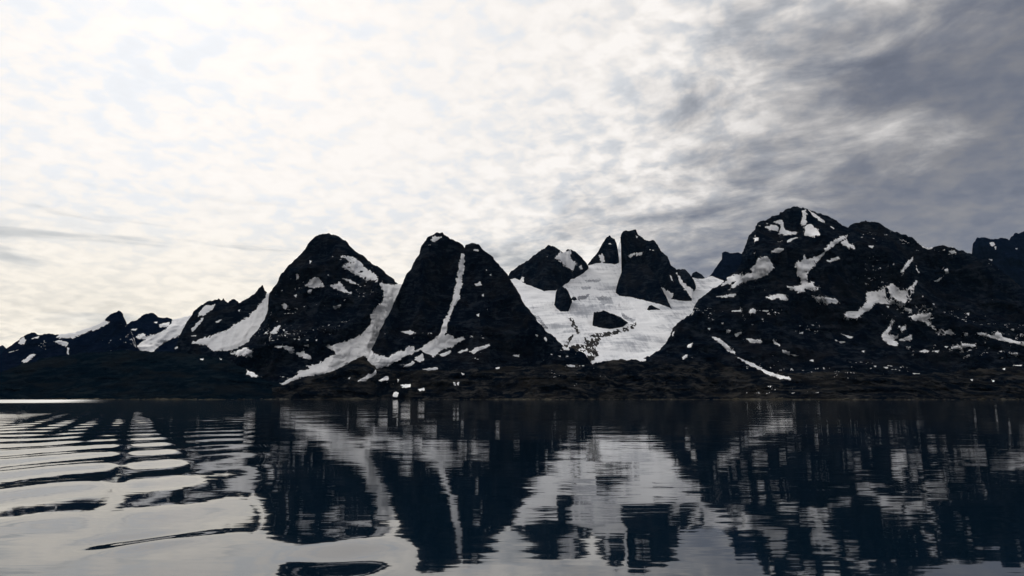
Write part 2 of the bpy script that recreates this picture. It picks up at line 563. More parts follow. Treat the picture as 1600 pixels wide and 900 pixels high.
# ------------------------------------------------------------------ water
def wave_height(X, Y):
    """ship's wake crossing the left side, dying out in calm water on the right"""
    bend = 2.2 * np.sin(X / 37.0 + Y / 90.0) + 1.4 * np.sin(Y / 31.0 - X / 50.0)
    qn = 0.89 * X + 0.454 * Y + 1.0 + 0.25 * bend
    U = X / np.maximum(Y, 1)
    sig = lambda v: 1 / (1 + np.exp(-np.clip(v, -40, 40)))
    env = np.maximum(sig((9.0 - qn) / 1.2), 0.42 * sig((-0.335 - U) / 0.012))
    fade_near = sig((Y - 45 + 0.10 * (X + 30)) / 2.6)
    fade_far = np.clip((520 - Y) / 200, 0, 1)
    fade_left = np.clip((X + 0.98 * Y + 40) / 40, 0, 1)
    env = env * fade_near * fade_far * fade_left
    # slack lines between neighbouring wave groups, running away from the viewer
    cell = 1.0
    for qc, sg, y0 in ((0.2, 1.25, 30), (-6.4, 1.5, 132), (-14.2, 1.9, 150), (-22.0, 2.2, 190), (-31.0, 2.6, 215), (8.6, 1.3, 80)):
        cell = cell - 0.93 * np.exp(-((qn - qc) / sg) ** 2) * sig((Y - y0) / 9.0)
    cell = np.clip(cell, 0.04, 1)
    k1 = 2 * math.pi / 17.0
    ph1 = k1 * (-0.86 * X + 0.48 * Y + bend) + 0.5 * np.sin(qn / 3.1)
    grp = 0.8 + 0.2 * np.sin(X / 23.0 - Y / 41.0 + 0.7)
    h = (0.125 + 0.085 * sig((95 - Y) / 12.0)) * cell * grp * (np.cos(ph1) + 0.14 * np.cos(2 * ph1 + 0.9))
    h = h + 0.012 * np.cos(2 * math.pi / 7.3 * (0.8 * X + 0.6 * Y + bend))
    h = h * env

    def packet(cx, cy, lam, ang, sa, sb, amp, phase, curve=0.0):
        c, s = math.cos(ang), math.sin(ang)
        u = (X - cx) * s + (Y - cy) * c          # along travel
        v = (X - cx) * c - (Y - cy) * s
        u = u + curve * v * v
        return amp * np.exp(-(u / sa) ** 2 - (v / sb) ** 2) * np.cos(2 * math.pi * u / lam + phase)
    h = h + packet(-8.6, 38.6, 12.0, math.radians(-4), 6.5, 2.4, 0.14, math.pi)
    h = h + packet(-21.0, 43.5, 9.0, math.radians(-58), 2.3, 3.0, 0.21, math.pi / 2, 0.04)
    return h


def build_water():
    rows = 16.0 * (900.0 / 16.0) ** np.linspace(0, 1, 900)
    u = np.concatenate([np.linspace(-1.05, -0.05, 330), np.linspace(-0.04, 1.05, 60)])
    Y = np.repeat(rows[:, None], len(u), 1)
    X = Y * u[None]
    edge = np.clip((rows - 16) / 4, 0, 1)[:, None] * np.clip((u + 1.05) / 0.04, 0, 1)[None] * np.clip((0.3 - u) / 0.1, 0, 1)[None]
    H = wave_height(X, Y) * edge
    V = np.stack([X, Y, H], 2).reshape(-1, 3)
    Q = quads(len(rows), len(u))
    Q = Q[:, ::-1]
    n = len(V)
    # the rest of the fjord, out to the horizon
    a, b, y0, y1, W = -1.05, 1.05, 16.0, 900.0, 45000.0
    ext = np.array([(a * y0, y0, 0), (b * y0, y0, 0), (b * y1, y1, 0), (a * y1, y1, 0),
                    (-W, -W, 0), (W, -W, 0), (W, W, 0), (-W, W, 0)])
    eq = np.array([(0, 4, 5, 1), (1, 5, 6, 2), (2, 6, 7, 3), (3, 7, 4, 0)]) + n
    V = np.concatenate([V, ext], 0)
    Q = np.concatenate([Q, eq], 0)
    m, t, bs = material('fjord_water')
    geo = t.n('ShaderNodeNewGeometry')
    P = geo.outputs['Position']
    x, y, z = t.xyz(P)
    near = t.comb(t.m('MULTIPLY', x, 0.17), y, 0.0)
    c1 = t.noise(near, 1.5, 4, 0.6, 0.4).outputs['Color']          # fine ripples
    c2 = t.noise(t.vm('ADD', near, (31.7, 11.3, 0)), 0.11, 5, 0.62, 0.6).outputs['Color']   # long undulations
    c3 = t.noise(P, 0.012, 3, 0.5).outputs['Color']                # calm and breathed-on patches
    calm = t.xyz(c3)[0]
    # breeze over the far half of the fjord, calm water by the ship
    far = t.smooth(y, 70.0, 420.0)
    # a stronger cat's-paw far out on the left
    paw = t.m('MULTIPLY', t.smooth(t.m('ADD', y, t.m('MULTIPLY', t.m('SUBTRACT', calm, 0.5), 300)), 1000.0, 1250.0), t.smooth(t.m('ADD', x, t.m('MULTIPLY', y, 0.54)), 20.0, -160.0))
    s1 = t.vm('SUBTRACT', c1, (0.5, 0.5, 0.5))
    s2 = t.vm('SUBTRACT', c2, (0.5, 0.5, 0.5))
    a1 = t.m('ADD', t.m('MULTIPLY', t.smooth(calm, 0.35, 0.65), 0.02), t.m('ADD', 0.028, t.m('ADD', t.m('MULTIPLY', far, 0.004), t.m('MULTIPLY', paw, 0.2))))
    a2 = t.m('ADD', 0.034, t.m('MULTIPLY', far, -0.010))
    v1 = t.vm('SCALE', s1); t.put(v1.node.inputs['Scale'], t.m('MULTIPLY', a1, t.smooth(t.m('SUBTRACT', far, paw), 0.0, 1.0, 1.0, 0.5)))
    v2 = t.vm('SCALE', s2); t.put(v2.node.inputs['Scale'], a2)
    c4 = t.noise(t.vm('ADD', t.vm('MULTIPLY', P, (0.40, 1.0, 1.0)), (7.7, 91.3, 0)), 0.05, 3, 0.55, 0.8).outputs['Color']   # slow swell left by passing boats
    v4 = t.vm('SCALE', t.vm('SUBTRACT', c4, (0.5, 0.5, 0.5))); t.put(v4.node.inputs['Scale'], t.m('MULTIPLY', far, 0.045))
    slope = t.vm('MULTIPLY', t.vm('ADD', t.vm('ADD', v1, v2), v4), (0.6, 1.0, 0.0))
    nn = t.vm('NORMALIZE', t.vm('ADD', geo.outputs['Normal'], slope))
    t.link(nn, bs.inputs['Normal'])
    bs.inputs['Base Color'].default_value = (0.0020, 0.0095, 0.0200, 1)
    bs.inputs['IOR'].default_value = 1.6
    t.link(t.m('ADD', 0.03, t.m('ADD', t.m('MULTIPLY', far, 0.012), t.m('MULTIPLY', paw, 0.36))), bs.inputs['Roughness'])
    w = link_mesh('water', V, Q, m)
    tag(w, 'calm dark fjord water with long ship wake ripples mirroring the peaks', 'water', kind='structure')


build_water()

# ------------------------------------------------------------------ far ridges
far_l = Layer('distant_ridge', [(-120, 548), (-60, 540), (-20, 544), (0, 541), (4, 539), (12, 546), (24, 556), (50, 575)], 600, 9000, 8200, ROCK_FAR, spacing=2)
tag(far_l.obj, 'faint blue distant ridge at the far end of the fjord', 'ridge', kind='structure')

far_r = Layer('mountain', [(1430, 470), (1480, 440), (1505, 415), (1518, 400), (1520, 382), (1526, 372), (1537, 373), (1551, 374), (1562, 372), (1577, 375), (1580, 370),
                           (1588, 364), (1600, 361), (1640, 352), (1690, 372)], 560, 7600, 6600, ROCK_FAR, spacing=1.2, spur=200, rough=9, jag=3.5)
tag(far_r.obj, 'distant blue-black flat-topped mountain cut off by the right edge', 'mountain', kind='structure')
lay_snow(far_r, [Z6(p) for p in ([(725, 190), (745, 188), (748, 200), (735, 205)], [(745, 205), (755, 203), (752, 218)], [(832, 212), (845, 212), (843, 222)],
                                 [(720, 258), (740, 260), (735, 267)])])

far_c = Layer('mountain', [(1090, 470), (1100, 446), (1108, 433), (1117, 420), (1128, 405), (1129, 394), (1139, 395), (1158, 396), (1170, 402), (1185, 425), (1200, 470)],
              520, 7200, 6500, ROCK_FAR, spacing=1.0, spur=80, jag=2.5)
tag(far_c.obj, 'small square-topped dark peak behind the glacier col beside the massif', 'mountain', kind='structure')

knob = Layer('rock_outcrop', [(1078, 437), (1080, 433), (1082, 427), (1088, 424), (1097, 429), (1102, 436)], 445, 6900, 6700, ROCK, spacing=0.7, spur=10, rough=4, jag=0.5)
tag(knob.obj, 'tiny dark rock knob on the snow skyline of the glacier col', 'rock')

# ------------------------------------------------------------------ left ranges
ridge_c = Layer('mountain', [(180, 540), (195, 510), (199, 506), (207, 503), (215, 500), (224, 493), (233, 488), (240, 489), (247, 496), (260, 497), (271, 500), (283, 499), (297, 494),
                             (308, 487), (325, 482), (345, 492), (365, 510), (390, 545)], 575, 6000, 5000, ROCK_FAR, spacing=0.9, hidden=HILL_L, spur=90, jag=2.5)
tag(ridge_c.obj, 'low dark peak with a snowfield spilling off its shoulder', 'mountain', kind='structure')
lay_snow(ridge_c, [Z1(p) for p in (
    [(740, 370), (775, 352), (800, 365), (850, 355), (895, 335), (930, 295), (950, 262), (985, 262), (1035, 245), (1080, 200), (1010, 320), (990, 355), (920, 385), (850, 430), (840, 452), (770, 452), (742, 432), (755, 405), (790, 385), (745, 378)],
    [(865, 305), (920, 292), (920, 310), (870, 318)], [(835, 290), (860, 285), (850, 297)], [(710, 330), (745, 325), (735, 337)])])

ridge_b = Layer('mountain', [(-120, 600), (-60, 578), (-20, 560), (0, 554), (11, 544), (29, 531), (49, 520.5), (62, 524), (72, 522), (86, 523), (103, 522), (118, 520), (144, 510.5),
                             (161, 503), (165, 499), (172, 493), (185, 486.5), (190, 489), (195, 498), (199, 507), (206, 520), (214, 540), (225, 560)], 600, 5200, 4500, ROCK_FAR, spacing=0.9, hidden=HILL_L, spur=80, jag=2.5)
tag(ridge_b.obj, 'long low ridge rising to a dark rounded knob with a snowy crest', 'mountain', kind='structure')
lay_snow(ridge_b, [Z1(p) for p in (
    [(310, 372), (330, 355), (410, 338), (500, 305), (560, 280), (600, 288), (540, 320), (470, 345), (400, 372), (350, 376)],
    [(100, 400), (130, 370), (140, 385), (130, 410), (115, 410)], [(165, 378), (215, 366), (205, 378), (175, 382)],
    [(115, 505), (150, 480), (185, 455), (190, 462), (165, 495), (135, 513)], [(300, 395), (330, 385), (365, 400), (360, 420), (320, 410)],
    [(367, 428), (376, 432), (371, 450), (373, 466), (365, 462)], [(35, 455), (100, 440), (60, 455)])])
lay_specks(ridge_b, 0.73, 505, 560, (60, 215), 16, 3.0)

spur_e = Layer('mountain', [(265, 565), (280, 528), (290, 507), (300, 492), (312, 480), (325, 472), (337, 469), (342, 465), (346, 468), (349, 465), (353, 471), (356, 474), (363, 469), (368, 470), (373, 475),
                            (384, 468), (390, 464), (395, 460), (399, 459), (402, 455), (405, 450), (410, 445), (413, 453), (416, 457), (418, 461), (424, 459), (432, 466), (445, 490), (470, 560)],
               590, 4900, 4200, ROCK, spacing=0.8, hidden=HILL_L, spur=70, jag=4.0)
tag(spur_e.obj, 'jagged black spur with a sharp pinnacle beside a curved snow slope', 'mountain', kind='structure')
lay_snow(spur_e, [Z1(p) for p in (
    [(1452, 132), (1475, 130), (1500, 150), (1490, 220), (1450, 310), (1400, 360), (1350, 400), (1260, 440), (1160, 445), (1130, 420), (1040, 400), (1120, 375), (1230, 335), (1280, 300), (1340, 270), (1390, 220), (1430, 170)],
    [(1085, 235), (1110, 205), (1165, 195), (1160, 210), (1110, 255), (1075, 255)], [(1040, 330), (1070, 295), (1105, 262), (1100, 280), (1065, 320), (1045, 345)],
    [(1170, 285), (1205, 275), (1190, 290), (1172, 295)], [(1290, 225), (1310, 218), (1300, 232)], [(1040, 365), (1070, 358), (1065, 368)],
    [(1255, 460), (1340, 430), (1365, 440), (1360, 478), (1300, 468)], [(920, 437), (965, 422), (970, 430), (935, 440)])],
    labels={0: 'broad curved snow slope below the pinnacle'})

# ------------------------------------------------------------------ central glacier and the rocks that stand out of it
def D_ice(py):
    v = np.clip((578.0 - py) / 168.0, 0, 1.4)
    return 3450 + 2750 * v ** 1.3


class IceLayer(Layer):
    def __init__(self, name, sky, mat):
        sky = sorted(sky)
        px = np.arange(sky[0][0], sky[-1][0] + 0.1, 0.9)
        top = interp(sky, px)
        s = np.linspace(0, 1, 200)[:, None]
        PY = top[None] + (580 - top)[None] * s
        PX = np.repeat(px[None], 200, 0)
        lft = interp([(420, 760), (445, 790), (500, 815), (540, 858), (582, 895)], PY)
        rgt = interp([(420, 1170), (445, 1150), (500, 1100), (540, 1065), (582, 1020)], PY)
        PX = np.clip(PX, lft, rgt)
        D = D_ice(PY)
        X, Y, Z = at_depth(PX, PY, D)
        G = np.stack([X, Y, Z], 2)
        N = grid_normals(G)
        fall = np.exp(-(((PX - 955) / 60) ** 2 + ((PY - 478) / 22) ** 2)) + 0.6 * np.exp(-(((PX - 905) / 40) ** 2 + ((PY - 530) / 30) ** 2))
        d = fbm(X / 190, Y / 120, Z / 120, 4) * 15 + fbm(X / 60, Y / 22, Z / 22, 4, 0.55, True) * (1.0 + 7.0 * fall)
        G = G + N * d[..., None]
        r = G[0]
        nb = 6
        tb = (np.arange(nb, 0, -1) / nb)[:, None]
        kk = 1 + 700 * tb / r[None, :, 1]
        B = np.stack([r[None, :, 0] * kk, r[None, :, 1] * kk, r[None, :, 2] - 130 * tb ** 1.5 - 20 * tb], 2)
        self.G, self.N = G, grid_normals(G)
        self.full = np.concatenate([B, G], 0)
        self.PX, self.PY = project(G[..., 0], G[..., 1], G[..., 2])
        self.hidden = None
        self.obj = link_mesh(name, self.full.reshape(-1, 3), quads(*self.full.shape[:2]), mat)


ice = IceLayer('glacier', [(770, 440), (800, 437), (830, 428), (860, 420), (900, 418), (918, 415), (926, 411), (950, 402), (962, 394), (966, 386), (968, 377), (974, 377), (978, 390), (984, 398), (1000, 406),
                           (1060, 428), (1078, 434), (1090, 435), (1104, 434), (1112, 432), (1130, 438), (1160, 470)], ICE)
tag(ice.obj, 'wide grey-white valley glacier flowing down between the dark peaks', 'glacier')
mor = [Z4(p) for p in ([(325, 465), (345, 472), (378, 540), (370, 548), (340, 505)], [(300, 612), (328, 560), (352, 545), (340, 570), (315, 612)],
                       [(400, 560), (450, 542), (520, 536), (600, 516), (640, 495), (648, 508), (600, 532), (520, 552), (480, 562), (455, 600), (465, 640), (425, 690), (398, 692), (412, 640), (402, 600)],
                       [(335, 612), (360, 598), (396, 598), (398, 700), (365, 705), (330, 660)],
                       [(385, 325), (432, 323), (425, 336), (390, 336)], [(368, 372), (422, 360), (405, 380), (370, 388)], [(455, 372), (522, 372), (535, 402), (482, 405)],
                       [(405, 295), (475, 290), (470, 302), (410, 302)], [(575, 445), (610, 470), (640, 478), (630, 488), (600, 482), (575, 460)], [(160, 455), (185, 462), (230, 520), (215, 520)])]
lay_snow(ice, mor[:4], name='moraine_band', mat=MORAINE, ragged=3.0, holes=0.46, hole_size=(11.0, 60.0, 22.0), hi=1.8, lo=-3)
lay_snow(ice, mor[4:], name='crevasse_shade', mat=ICE_CREVASSE_SHADE, ragged=3.4, holes=0.30, hole_size=(22.0, 50.0, 12.0), hi=1.8, lo=-3)  # thin grey sheets painting the crevasse shade onto the icefall


def outcrop(name, top, bot, rise, label, rough=5.0, spur=25.0, spacing=0.7, parent=None, jag=4.5, power=1.2, dmax=9e9):
    L = Layer(name, top, bot, None, lambda x, b: float(min(D_ice(b), dmax)), ROCK, power=power, spur=spur, rough=rough, spacing=spacing, back=320, falls=0.9, spur_len=110,
              dtop=rise, jag=jag, embed=7)
    if parent is not None:
        L.obj.parent = parent
        tag(L.obj, label)
    else:
        tag(L.obj, label, 'rock')
    return L


pyramid = outcrop('mountain', [(793, 431), (800, 425), (813, 415), (826, 405), (840, 395), (850, 388), (857, 383), (863, 385), (870, 388), (880, 393), (886, 391), (892, 391), (900, 395), (908, 402), (914, 408), (919, 417)],
                  [(793, 432), (800, 435), (812, 438), (822, 445), (833, 448), (850, 455), (868, 454), (877, 450), (883, 443), (895, 437), (907, 430), (919, 420)], 320,
                  'dark pyramid peak with a snow notch standing above the glacier', spur=40)
tag(pyramid.obj, cat='mountain', kind='structure')
lay_snow(pyramid, [Z4(p) for p in ([(260, 185), (285, 165), (320, 158), (334, 155), (335, 190), (362, 215), (345, 248), (310, 230), (290, 205)], [(95, 298), (108, 278), (118, 282), (112, 300)],
                                   [(222, 180), (228, 178), (226, 188)], [(375, 228), (385, 222), (390, 240), (380, 245)])])

needle_a = outcrop('mountain', [(919, 413), (928, 402), (934, 393), (940, 383), (947, 373), (951, 369), (953, 366.5), (955, 370), (960, 373), (964, 382), (966, 395), (967, 408)],
                   [(919, 414), (927, 413), (943, 411), (960, 413), (967, 409)], 130, 'slim pointed rock needle on the glacier head left of the snow couloir', spur=12)
tag(needle_a.obj, cat='mountain', kind='structure')
lay_snow(needle_a, [Z4(p) for p in ([(468, 178), (485, 172), (492, 205), (480, 215)], [(512, 122), (522, 118), (525, 126)])])

needle_b = outcrop('mountain', [(969.5, 370), (970.5, 365), (973, 361), (977, 358), (985, 359), (993, 358), (998, 367), (1003, 372), (1007, 375), (1014, 375.5), (1020, 375), (1024, 379), (1028, 383), (1033, 392), (1038, 398), (1043, 402), (1050, 415),
                                (1057, 420), (1063, 419), (1068, 419), (1077, 427), (1083, 438), (1087, 449)],
                   [(969.5, 371), (973, 386), (977, 398), (980, 405), (984, 434), (1010, 452), (1030, 458), (1050, 467), (1070, 471), (1081, 470), (1084, 457), (1087, 450)], 300,
                   'tallest blocky rock tower above the glacier with stepped right shoulder', spur=30, dmax=5450.0)
tag(needle_b.obj, cat='mountain', kind='structure')
lay_snow(needle_b, [Z4(p) for p in ([(742, 312), (765, 330), (798, 346), (812, 362), (805, 385), (812, 425), (795, 410), (760, 350)], [(833, 262), (850, 285), (872, 312), (905, 336), (912, 352), (905, 385), (885, 350), (855, 320)],
                                    [(605, 180), (628, 165), (640, 170), (612, 188)], [(640, 165), (672, 162), (668, 175), (645, 178)], [(640, 85), (652, 90), (645, 98)], [(700, 150), (730, 150), (725, 156)],
                                    [(800, 270), (808, 275), (815, 300), (805, 290)])])
butt = outcrop('buttress', [(962, 456), (964, 447), (967, 437), (973, 424), (980, 413), (990, 411), (1003, 412), (1012, 416), (1022, 427), (1030, 442), (1038, 458), (1049, 479)],
               [(962, 457), (967, 462), (980, 464), (997, 467), (1013, 472), (1030, 476), (1049, 480)], 260, None, spur=20, parent=needle_b.obj)

outcrop('rock_outcrop', [(866, 475), (869, 457), (874, 451), (880, 447), (884, 450), (887, 455), (893, 468), (894, 471)], [(866, 477), (870, 482), (877, 486), (888, 486), (894, 472)], 90,
        'tall dark rock rib sticking out of the ice below the pyramid peak', spur=8, rough=3)
outcrop('rock_outcrop', [(926, 507), (928, 490), (934, 487), (940, 486.5), (953, 490), (960, 492), (967, 495), (975, 501), (981, 505)], [(926, 508), (937, 512), (953, 513.5), (973, 511), (981, 506)], 60,
        'round dark rock island in the middle of the glacier', spur=8, rough=3)
outcrop('rock_outcrop', [(1011, 484), (1014, 478), (1018, 476.5), (1024, 480), (1031, 483)], [(1011, 485), (1014, 486.5), (1021, 486), (1031, 484)], 30,
        'small low rock in the ice under the stepped rock tower', spur=4, rough=2, jag=0.3)
outcrop('rock_outcrop', [(892, 468), (895, 464), (899, 464), (902, 468)], [(892, 469), (897, 470.5), (902, 469)], 20,
        'tiny rock in the ice just right of the tall rock rib', spur=3, rough=1.5, jag=0.2)

# ------------------------------------------------------------------ the domed mountain
dome = Layer('mountain', [(360, 575), (370, 549), (377, 541), (390, 533), (403, 517), (413, 500), (420, 485), (422, 458), (430, 446), (440, 430), (457, 410), (467, 400), (477, 390), (482, 382), (487, 375), (493, 370), (500, 366), (513, 365),
                          (527, 369), (540, 378), (557, 392), (573, 405), (590, 418), (607, 432), (622, 443), (630, 446), (640, 446), (655, 462), (680, 510), (700, 560)],
             [(360, 612), (700, 612)], 4500, 3600, ROCK, spacing=0.75, jag=3.0, hidden=[(360, 566), (385, 579), (410, 592), (440, 604)] + HILL_M[2:], spur=200, rough=10.0, power=1.4)
tag(dome.obj, 'smooth dome-shaped black mountain with snow patches across its shoulder', 'mountain', kind='structure')
lay_snow(dome, [Z2(p) for p in (
    [(760, 308), (800, 314), (880, 318), (930, 400), (900, 520), (830, 600), (757, 590), (740, 625), (735, 640), (725, 665), (690, 652), (675, 655), (640, 668), (590, 700), (530, 725), (470, 738), (410, 745), (370, 757), (340, 772), (290, 790), (268, 787), (320, 765), (370, 740), (385, 720), (430, 710), (420, 695), (470, 690), (510, 660), (555, 640),
     (545, 625), (500, 600), (560, 590), (620, 575), (670, 550), (690, 530), (720, 500), (715, 460), (740, 430), (770, 400), (780, 350)],)],
    name='snowfield', holes=0.0, labels={0: 'snow couloir winding down between the domed and the cleft mountain'})
lay_snow(dome, [Z2([(580, 180), (625, 183), (665, 200), (690, 235), (720, 255), (748, 275), (748, 300), (700, 292), (660, 272), (620, 252), (588, 232), (605, 215), (622, 210)])], holes=0.28)
lay_snow(dome, [Z2(p) for p in (
    [(407, 320), (425, 300), (450, 280), (475, 285), (490, 305), (500, 320), (450, 327)], [(520, 320), (570, 305), (600, 335), (625, 355), (590, 350), (560, 335)],
    [(585, 285), (620, 290), (670, 318), (640, 312)], [(365, 265), (375, 262), (378, 285), (368, 292)], [(540, 415), (575, 410), (572, 422), (550, 427)],
    [(250, 540), (270, 515), (295, 508), (285, 530), (262, 548)], [(258, 606), (300, 600), (308, 586), (300, 612)], [(308, 603), (350, 605), (358, 632), (340, 634)],
    [(370, 635), (405, 625), (412, 640), (440, 655), (430, 665), (390, 650)], [(420, 342), (442, 338), (435, 355), (424, 352)], [(358, 365), (370, 357), (368, 375)],
    [(405, 600), (430, 592), (425, 603)], [(440, 690), (470, 690), (450, 700)], [(300, 408), (312, 403), (326, 412), (318, 429), (308, 419)], [(455, 575), (466, 570), (464, 580)],
    [(60, 640), (130, 610), (158, 620), (158, 652), (100, 645)], [(305, 525), (315, 522), (312, 532)], [(312, 552), (322, 548), (320, 560)], [(515, 268), (522, 268), (520, 275)], [(430, 195), (440, 205), (432, 220)])])
lay_specks(dome, 0.75, 400, 600, (390, 600), 18, 7.0)

# ------------------------------------------------------------------ the cleft mountain
twin = Layer('mountain', [(560, 585), (575, 563), (583, 547), (592, 527), (603, 500), (610, 487), (617, 473), (628, 447), (633, 438), (638, 430), (647, 413), (651, 405), (655, 397), (660, 387), (665, 378), (670, 371), (675, 367), (680, 363), (683, 362), (692, 364),
                          (697, 369), (703, 373), (710, 377), (717, 380), (722, 382), (726, 386.5), (728, 381.5), (740, 381), (747, 383), (753, 387), (760, 392), (767, 398), (778, 412), (790, 427), (807, 453), (820, 477), (837, 498), (853, 517), (870, 533), (882, 542), (893, 545),
                          (905, 550), (914, 556), (925, 570), (940, 585)], 605, 4100, 3350, ROCK, spacing=0.75, jag=3.2, hidden=HILL_M, spur=150, rough=10.0, power=1.7)
tag(twin.obj, 'steep black double-topped mountain split by a narrow white snow gully', 'mountain', kind='structure')
lay_snow(twin, [Z3(p) for p in (
    [(20, 650), (60, 625), (80, 645), (140, 652), (200, 620), (215, 625), (230, 605), (262, 600), (262, 625), (310, 600), (345, 575), (380, 550), (395, 500), (420, 450), (440, 400), (458, 310), (472, 220), (485, 168), (496, 172), (494, 230), (483, 310), (472, 380), (440, 430), (425, 480),
     (411, 530), (405, 550), (430, 545), (450, 570), (490, 560), (497, 570), (460, 590), (440, 605), (400, 610), (370, 640), (350, 650), (330, 640), (290, 620), (250, 640), (200, 660), (150, 690), (110, 703), (75, 703), (50, 680)],)],
    name='snowfield', ragged=1.7, labels={0: 'thin white snow gully spreading into an apron at its foot'})
lay_snow(twin, [Z3(p) for p in (
    [(200, 535), (240, 530), (268, 540), (240, 547)], [(335, 108), (350, 90), (385, 92), (360, 115)], [(318, 128), (340, 125), (338, 132)], [(546, 312), (570, 303), (576, 315), (555, 320)], [(578, 362), (590, 354), (585, 370)],
    [(596, 245), (604, 242), (603, 252)], [(614, 268), (623, 261), (622, 273)], [(554, 456), (566, 449), (563, 463)], [(522, 628), (560, 610), (610, 593), (616, 600), (570, 622), (540, 634)], [(458, 632), (510, 615), (522, 620), (480, 634)],
    [(270, 655), (300, 640), (310, 660), (290, 678), (270, 670)], [(385, 642), (430, 625), (432, 635), (395, 650)], [(215, 697), (255, 675), (264, 680), (230, 702)], [(300, 711), (370, 702), (373, 711), (330, 716)], [(530, 150), (560, 147), (563, 156), (540, 156)],
    [(868, 568), (875, 561), (886, 570), (880, 579)], [(830, 550), (845, 552), (838, 559)], [(958, 606), (985, 609), (987, 620), (965, 619)], [(933, 647), (950, 644), (946, 656)], [(705, 643), (755, 642), (752, 651), (715, 649)],
    [(536, 657), (555, 655), (552, 663)], [(900, 640), (912, 638), (908, 645)], [(600, 430), (606, 428), (605, 436)])])
lay_specks(twin, 0.79, 520, 585, (600, 900), 17, 12.0)

# ------------------------------------------------------------------ the big massif on the right
massif = Layer('massif', [(985, 600), (1000, 565), (1022, 552), (1038, 538), (1046, 527), (1055, 512), (1066, 502), (1077, 495), (1083, 484), (1088, 475), (1096, 465), (1106, 458), (1116, 452), (1126, 446), (1136, 436), (1148, 426), (1156, 416), (1160, 400), (1163, 389), (1166, 380), (1170, 372),
                          (1175, 366), (1180, 361), (1182, 354), (1186, 348), (1198, 341), (1208, 337), (1216, 334), (1222, 331), (1225, 328), (1228, 323.5), (1240, 324), (1253, 325.5), (1266, 328), (1279, 332), (1288, 335), (1297, 339), (1305, 343), (1312, 348.5), (1319, 355), (1325, 359.5),
                          (1330, 353), (1335, 350), (1346, 345.5), (1357, 345.5), (1370, 350), (1386, 357.5), (1405, 365), (1418, 368), (1427, 371), (1434, 378), (1441, 384.5), (1452, 388), (1463, 385), (1478, 386), (1493, 389), (1504, 392), (1515, 396), (1522, 400), (1540, 408), (1555, 417), (1573, 432), (1600, 451),
                          (1640, 480), (1700, 520)], 612, 4600, 3300, ROCK, spacing=0.8, jag=4.2, hidden=HILL_R, spur=260, rough=11.0, power=1.45, spur_len=420)
tag(massif.obj, 'huge black rock massif with two summits streaked by snow patches', 'mountain', kind='structure')
lay_snow(massif, [Z5(p) for p in (
    [(525, 120), (565, 115), (590, 122), (590, 135), (555, 135)], [(568, 100), (605, 92), (612, 105), (610, 125), (625, 140), (670, 145), (665, 153), (620, 155), (592, 150), (600, 125), (605, 108)],
    [(685, 50), (705, 50), (712, 65), (705, 90), (712, 105), (690, 115), (685, 100), (695, 75)], [(718, 50), (745, 66), (788, 98), (792, 108), (765, 94), (735, 70)], [(700, 125), (720, 112), (755, 130), (765, 155), (735, 158), (705, 155)],
    [(625, 180), (650, 168), (680, 165), (650, 178), (630, 186)], [(485, 170), (505, 168), (503, 180), (490, 180)], [(560, 225), (585, 215), (612, 215), (610, 225), (575, 232)],
    [(470, 295), (495, 285), (500, 258), (550, 248), (555, 268), (570, 295), (545, 320), (510, 340), (470, 345), (430, 358), (400, 380), (383, 388), (390, 370), (410, 350), (360, 370), (350, 372), (380, 335), (410, 322), (440, 330), (475, 318)],
    [(325, 418), (385, 410), (410, 407), (400, 417), (350, 422)],
    [(884, 158), (855, 163), (800, 198), (780, 233), (750, 250), (710, 262), (700, 240), (692, 265), (665, 272), (662, 285), (672, 305), (665, 320), (685, 340), (690, 380), (672, 400), (700, 395), (710, 350), (715, 320), (735, 290), (765, 260), (790, 232), (820, 205), (862, 178)],
    [(625, 370), (650, 380), (690, 370), (735, 355), (745, 375), (765, 380), (755, 390), (700, 388), (670, 395), (640, 388)], [(735, 420), (765, 418), (830, 428), (850, 445), (800, 447), (770, 440)],
    [(540, 420), (575, 410), (605, 402), (635, 430), (620, 437), (590, 420), (565, 432)], [(790, 266), (845, 250), (852, 258), (810, 272)], [(855, 185), (880, 175), (890, 190), (910, 200), (915, 215), (885, 205), (865, 200)],
    [(465, 475), (490, 470), (495, 485), (470, 490)], [(385, 478), (430, 475), (432, 482), (390, 484)], [(500, 477), (550, 477), (545, 483)],
    [(312, 590), (340, 598), (375, 628), (405, 655), (408, 668), (380, 653), (345, 620), (320, 602)], [(455, 597), (480, 602), (530, 605), (510, 617), (470, 612)], [(568, 605), (600, 625), (595, 630), (572, 618)],
    [(605, 645), (640, 655), (635, 665), (610, 657)], [(640, 664), (676, 669), (660, 674)], [(368, 560), (390, 560), (380, 573), (366, 570)], [(405, 580), (432, 568), (436, 575), (410, 588)], [(285, 553), (302, 552), (297, 563)], [(203, 622), (222, 616), (216, 635), (203, 632)],
    [(180, 677), (200, 665), (206, 672), (185, 685)], [(418, 678), (470, 698), (512, 718), (542, 736), (545, 747), (500, 727), (450, 700)], [(630, 178), (645, 176), (640, 185)], [(812, 120), (830, 125), (825, 132)], [(680, 575), (697, 567), (692, 578)],
    [(860, 578), (905, 590), (890, 594)], [(720, 690), (740, 685), (738, 694)], [(775, 720), (788, 718), (785, 727)], [(345, 530), (357, 530), (352, 537)], [(120, 578), (135, 575), (122, 592), (108, 600)], [(135, 575), (150, 560), (140, 590)])])
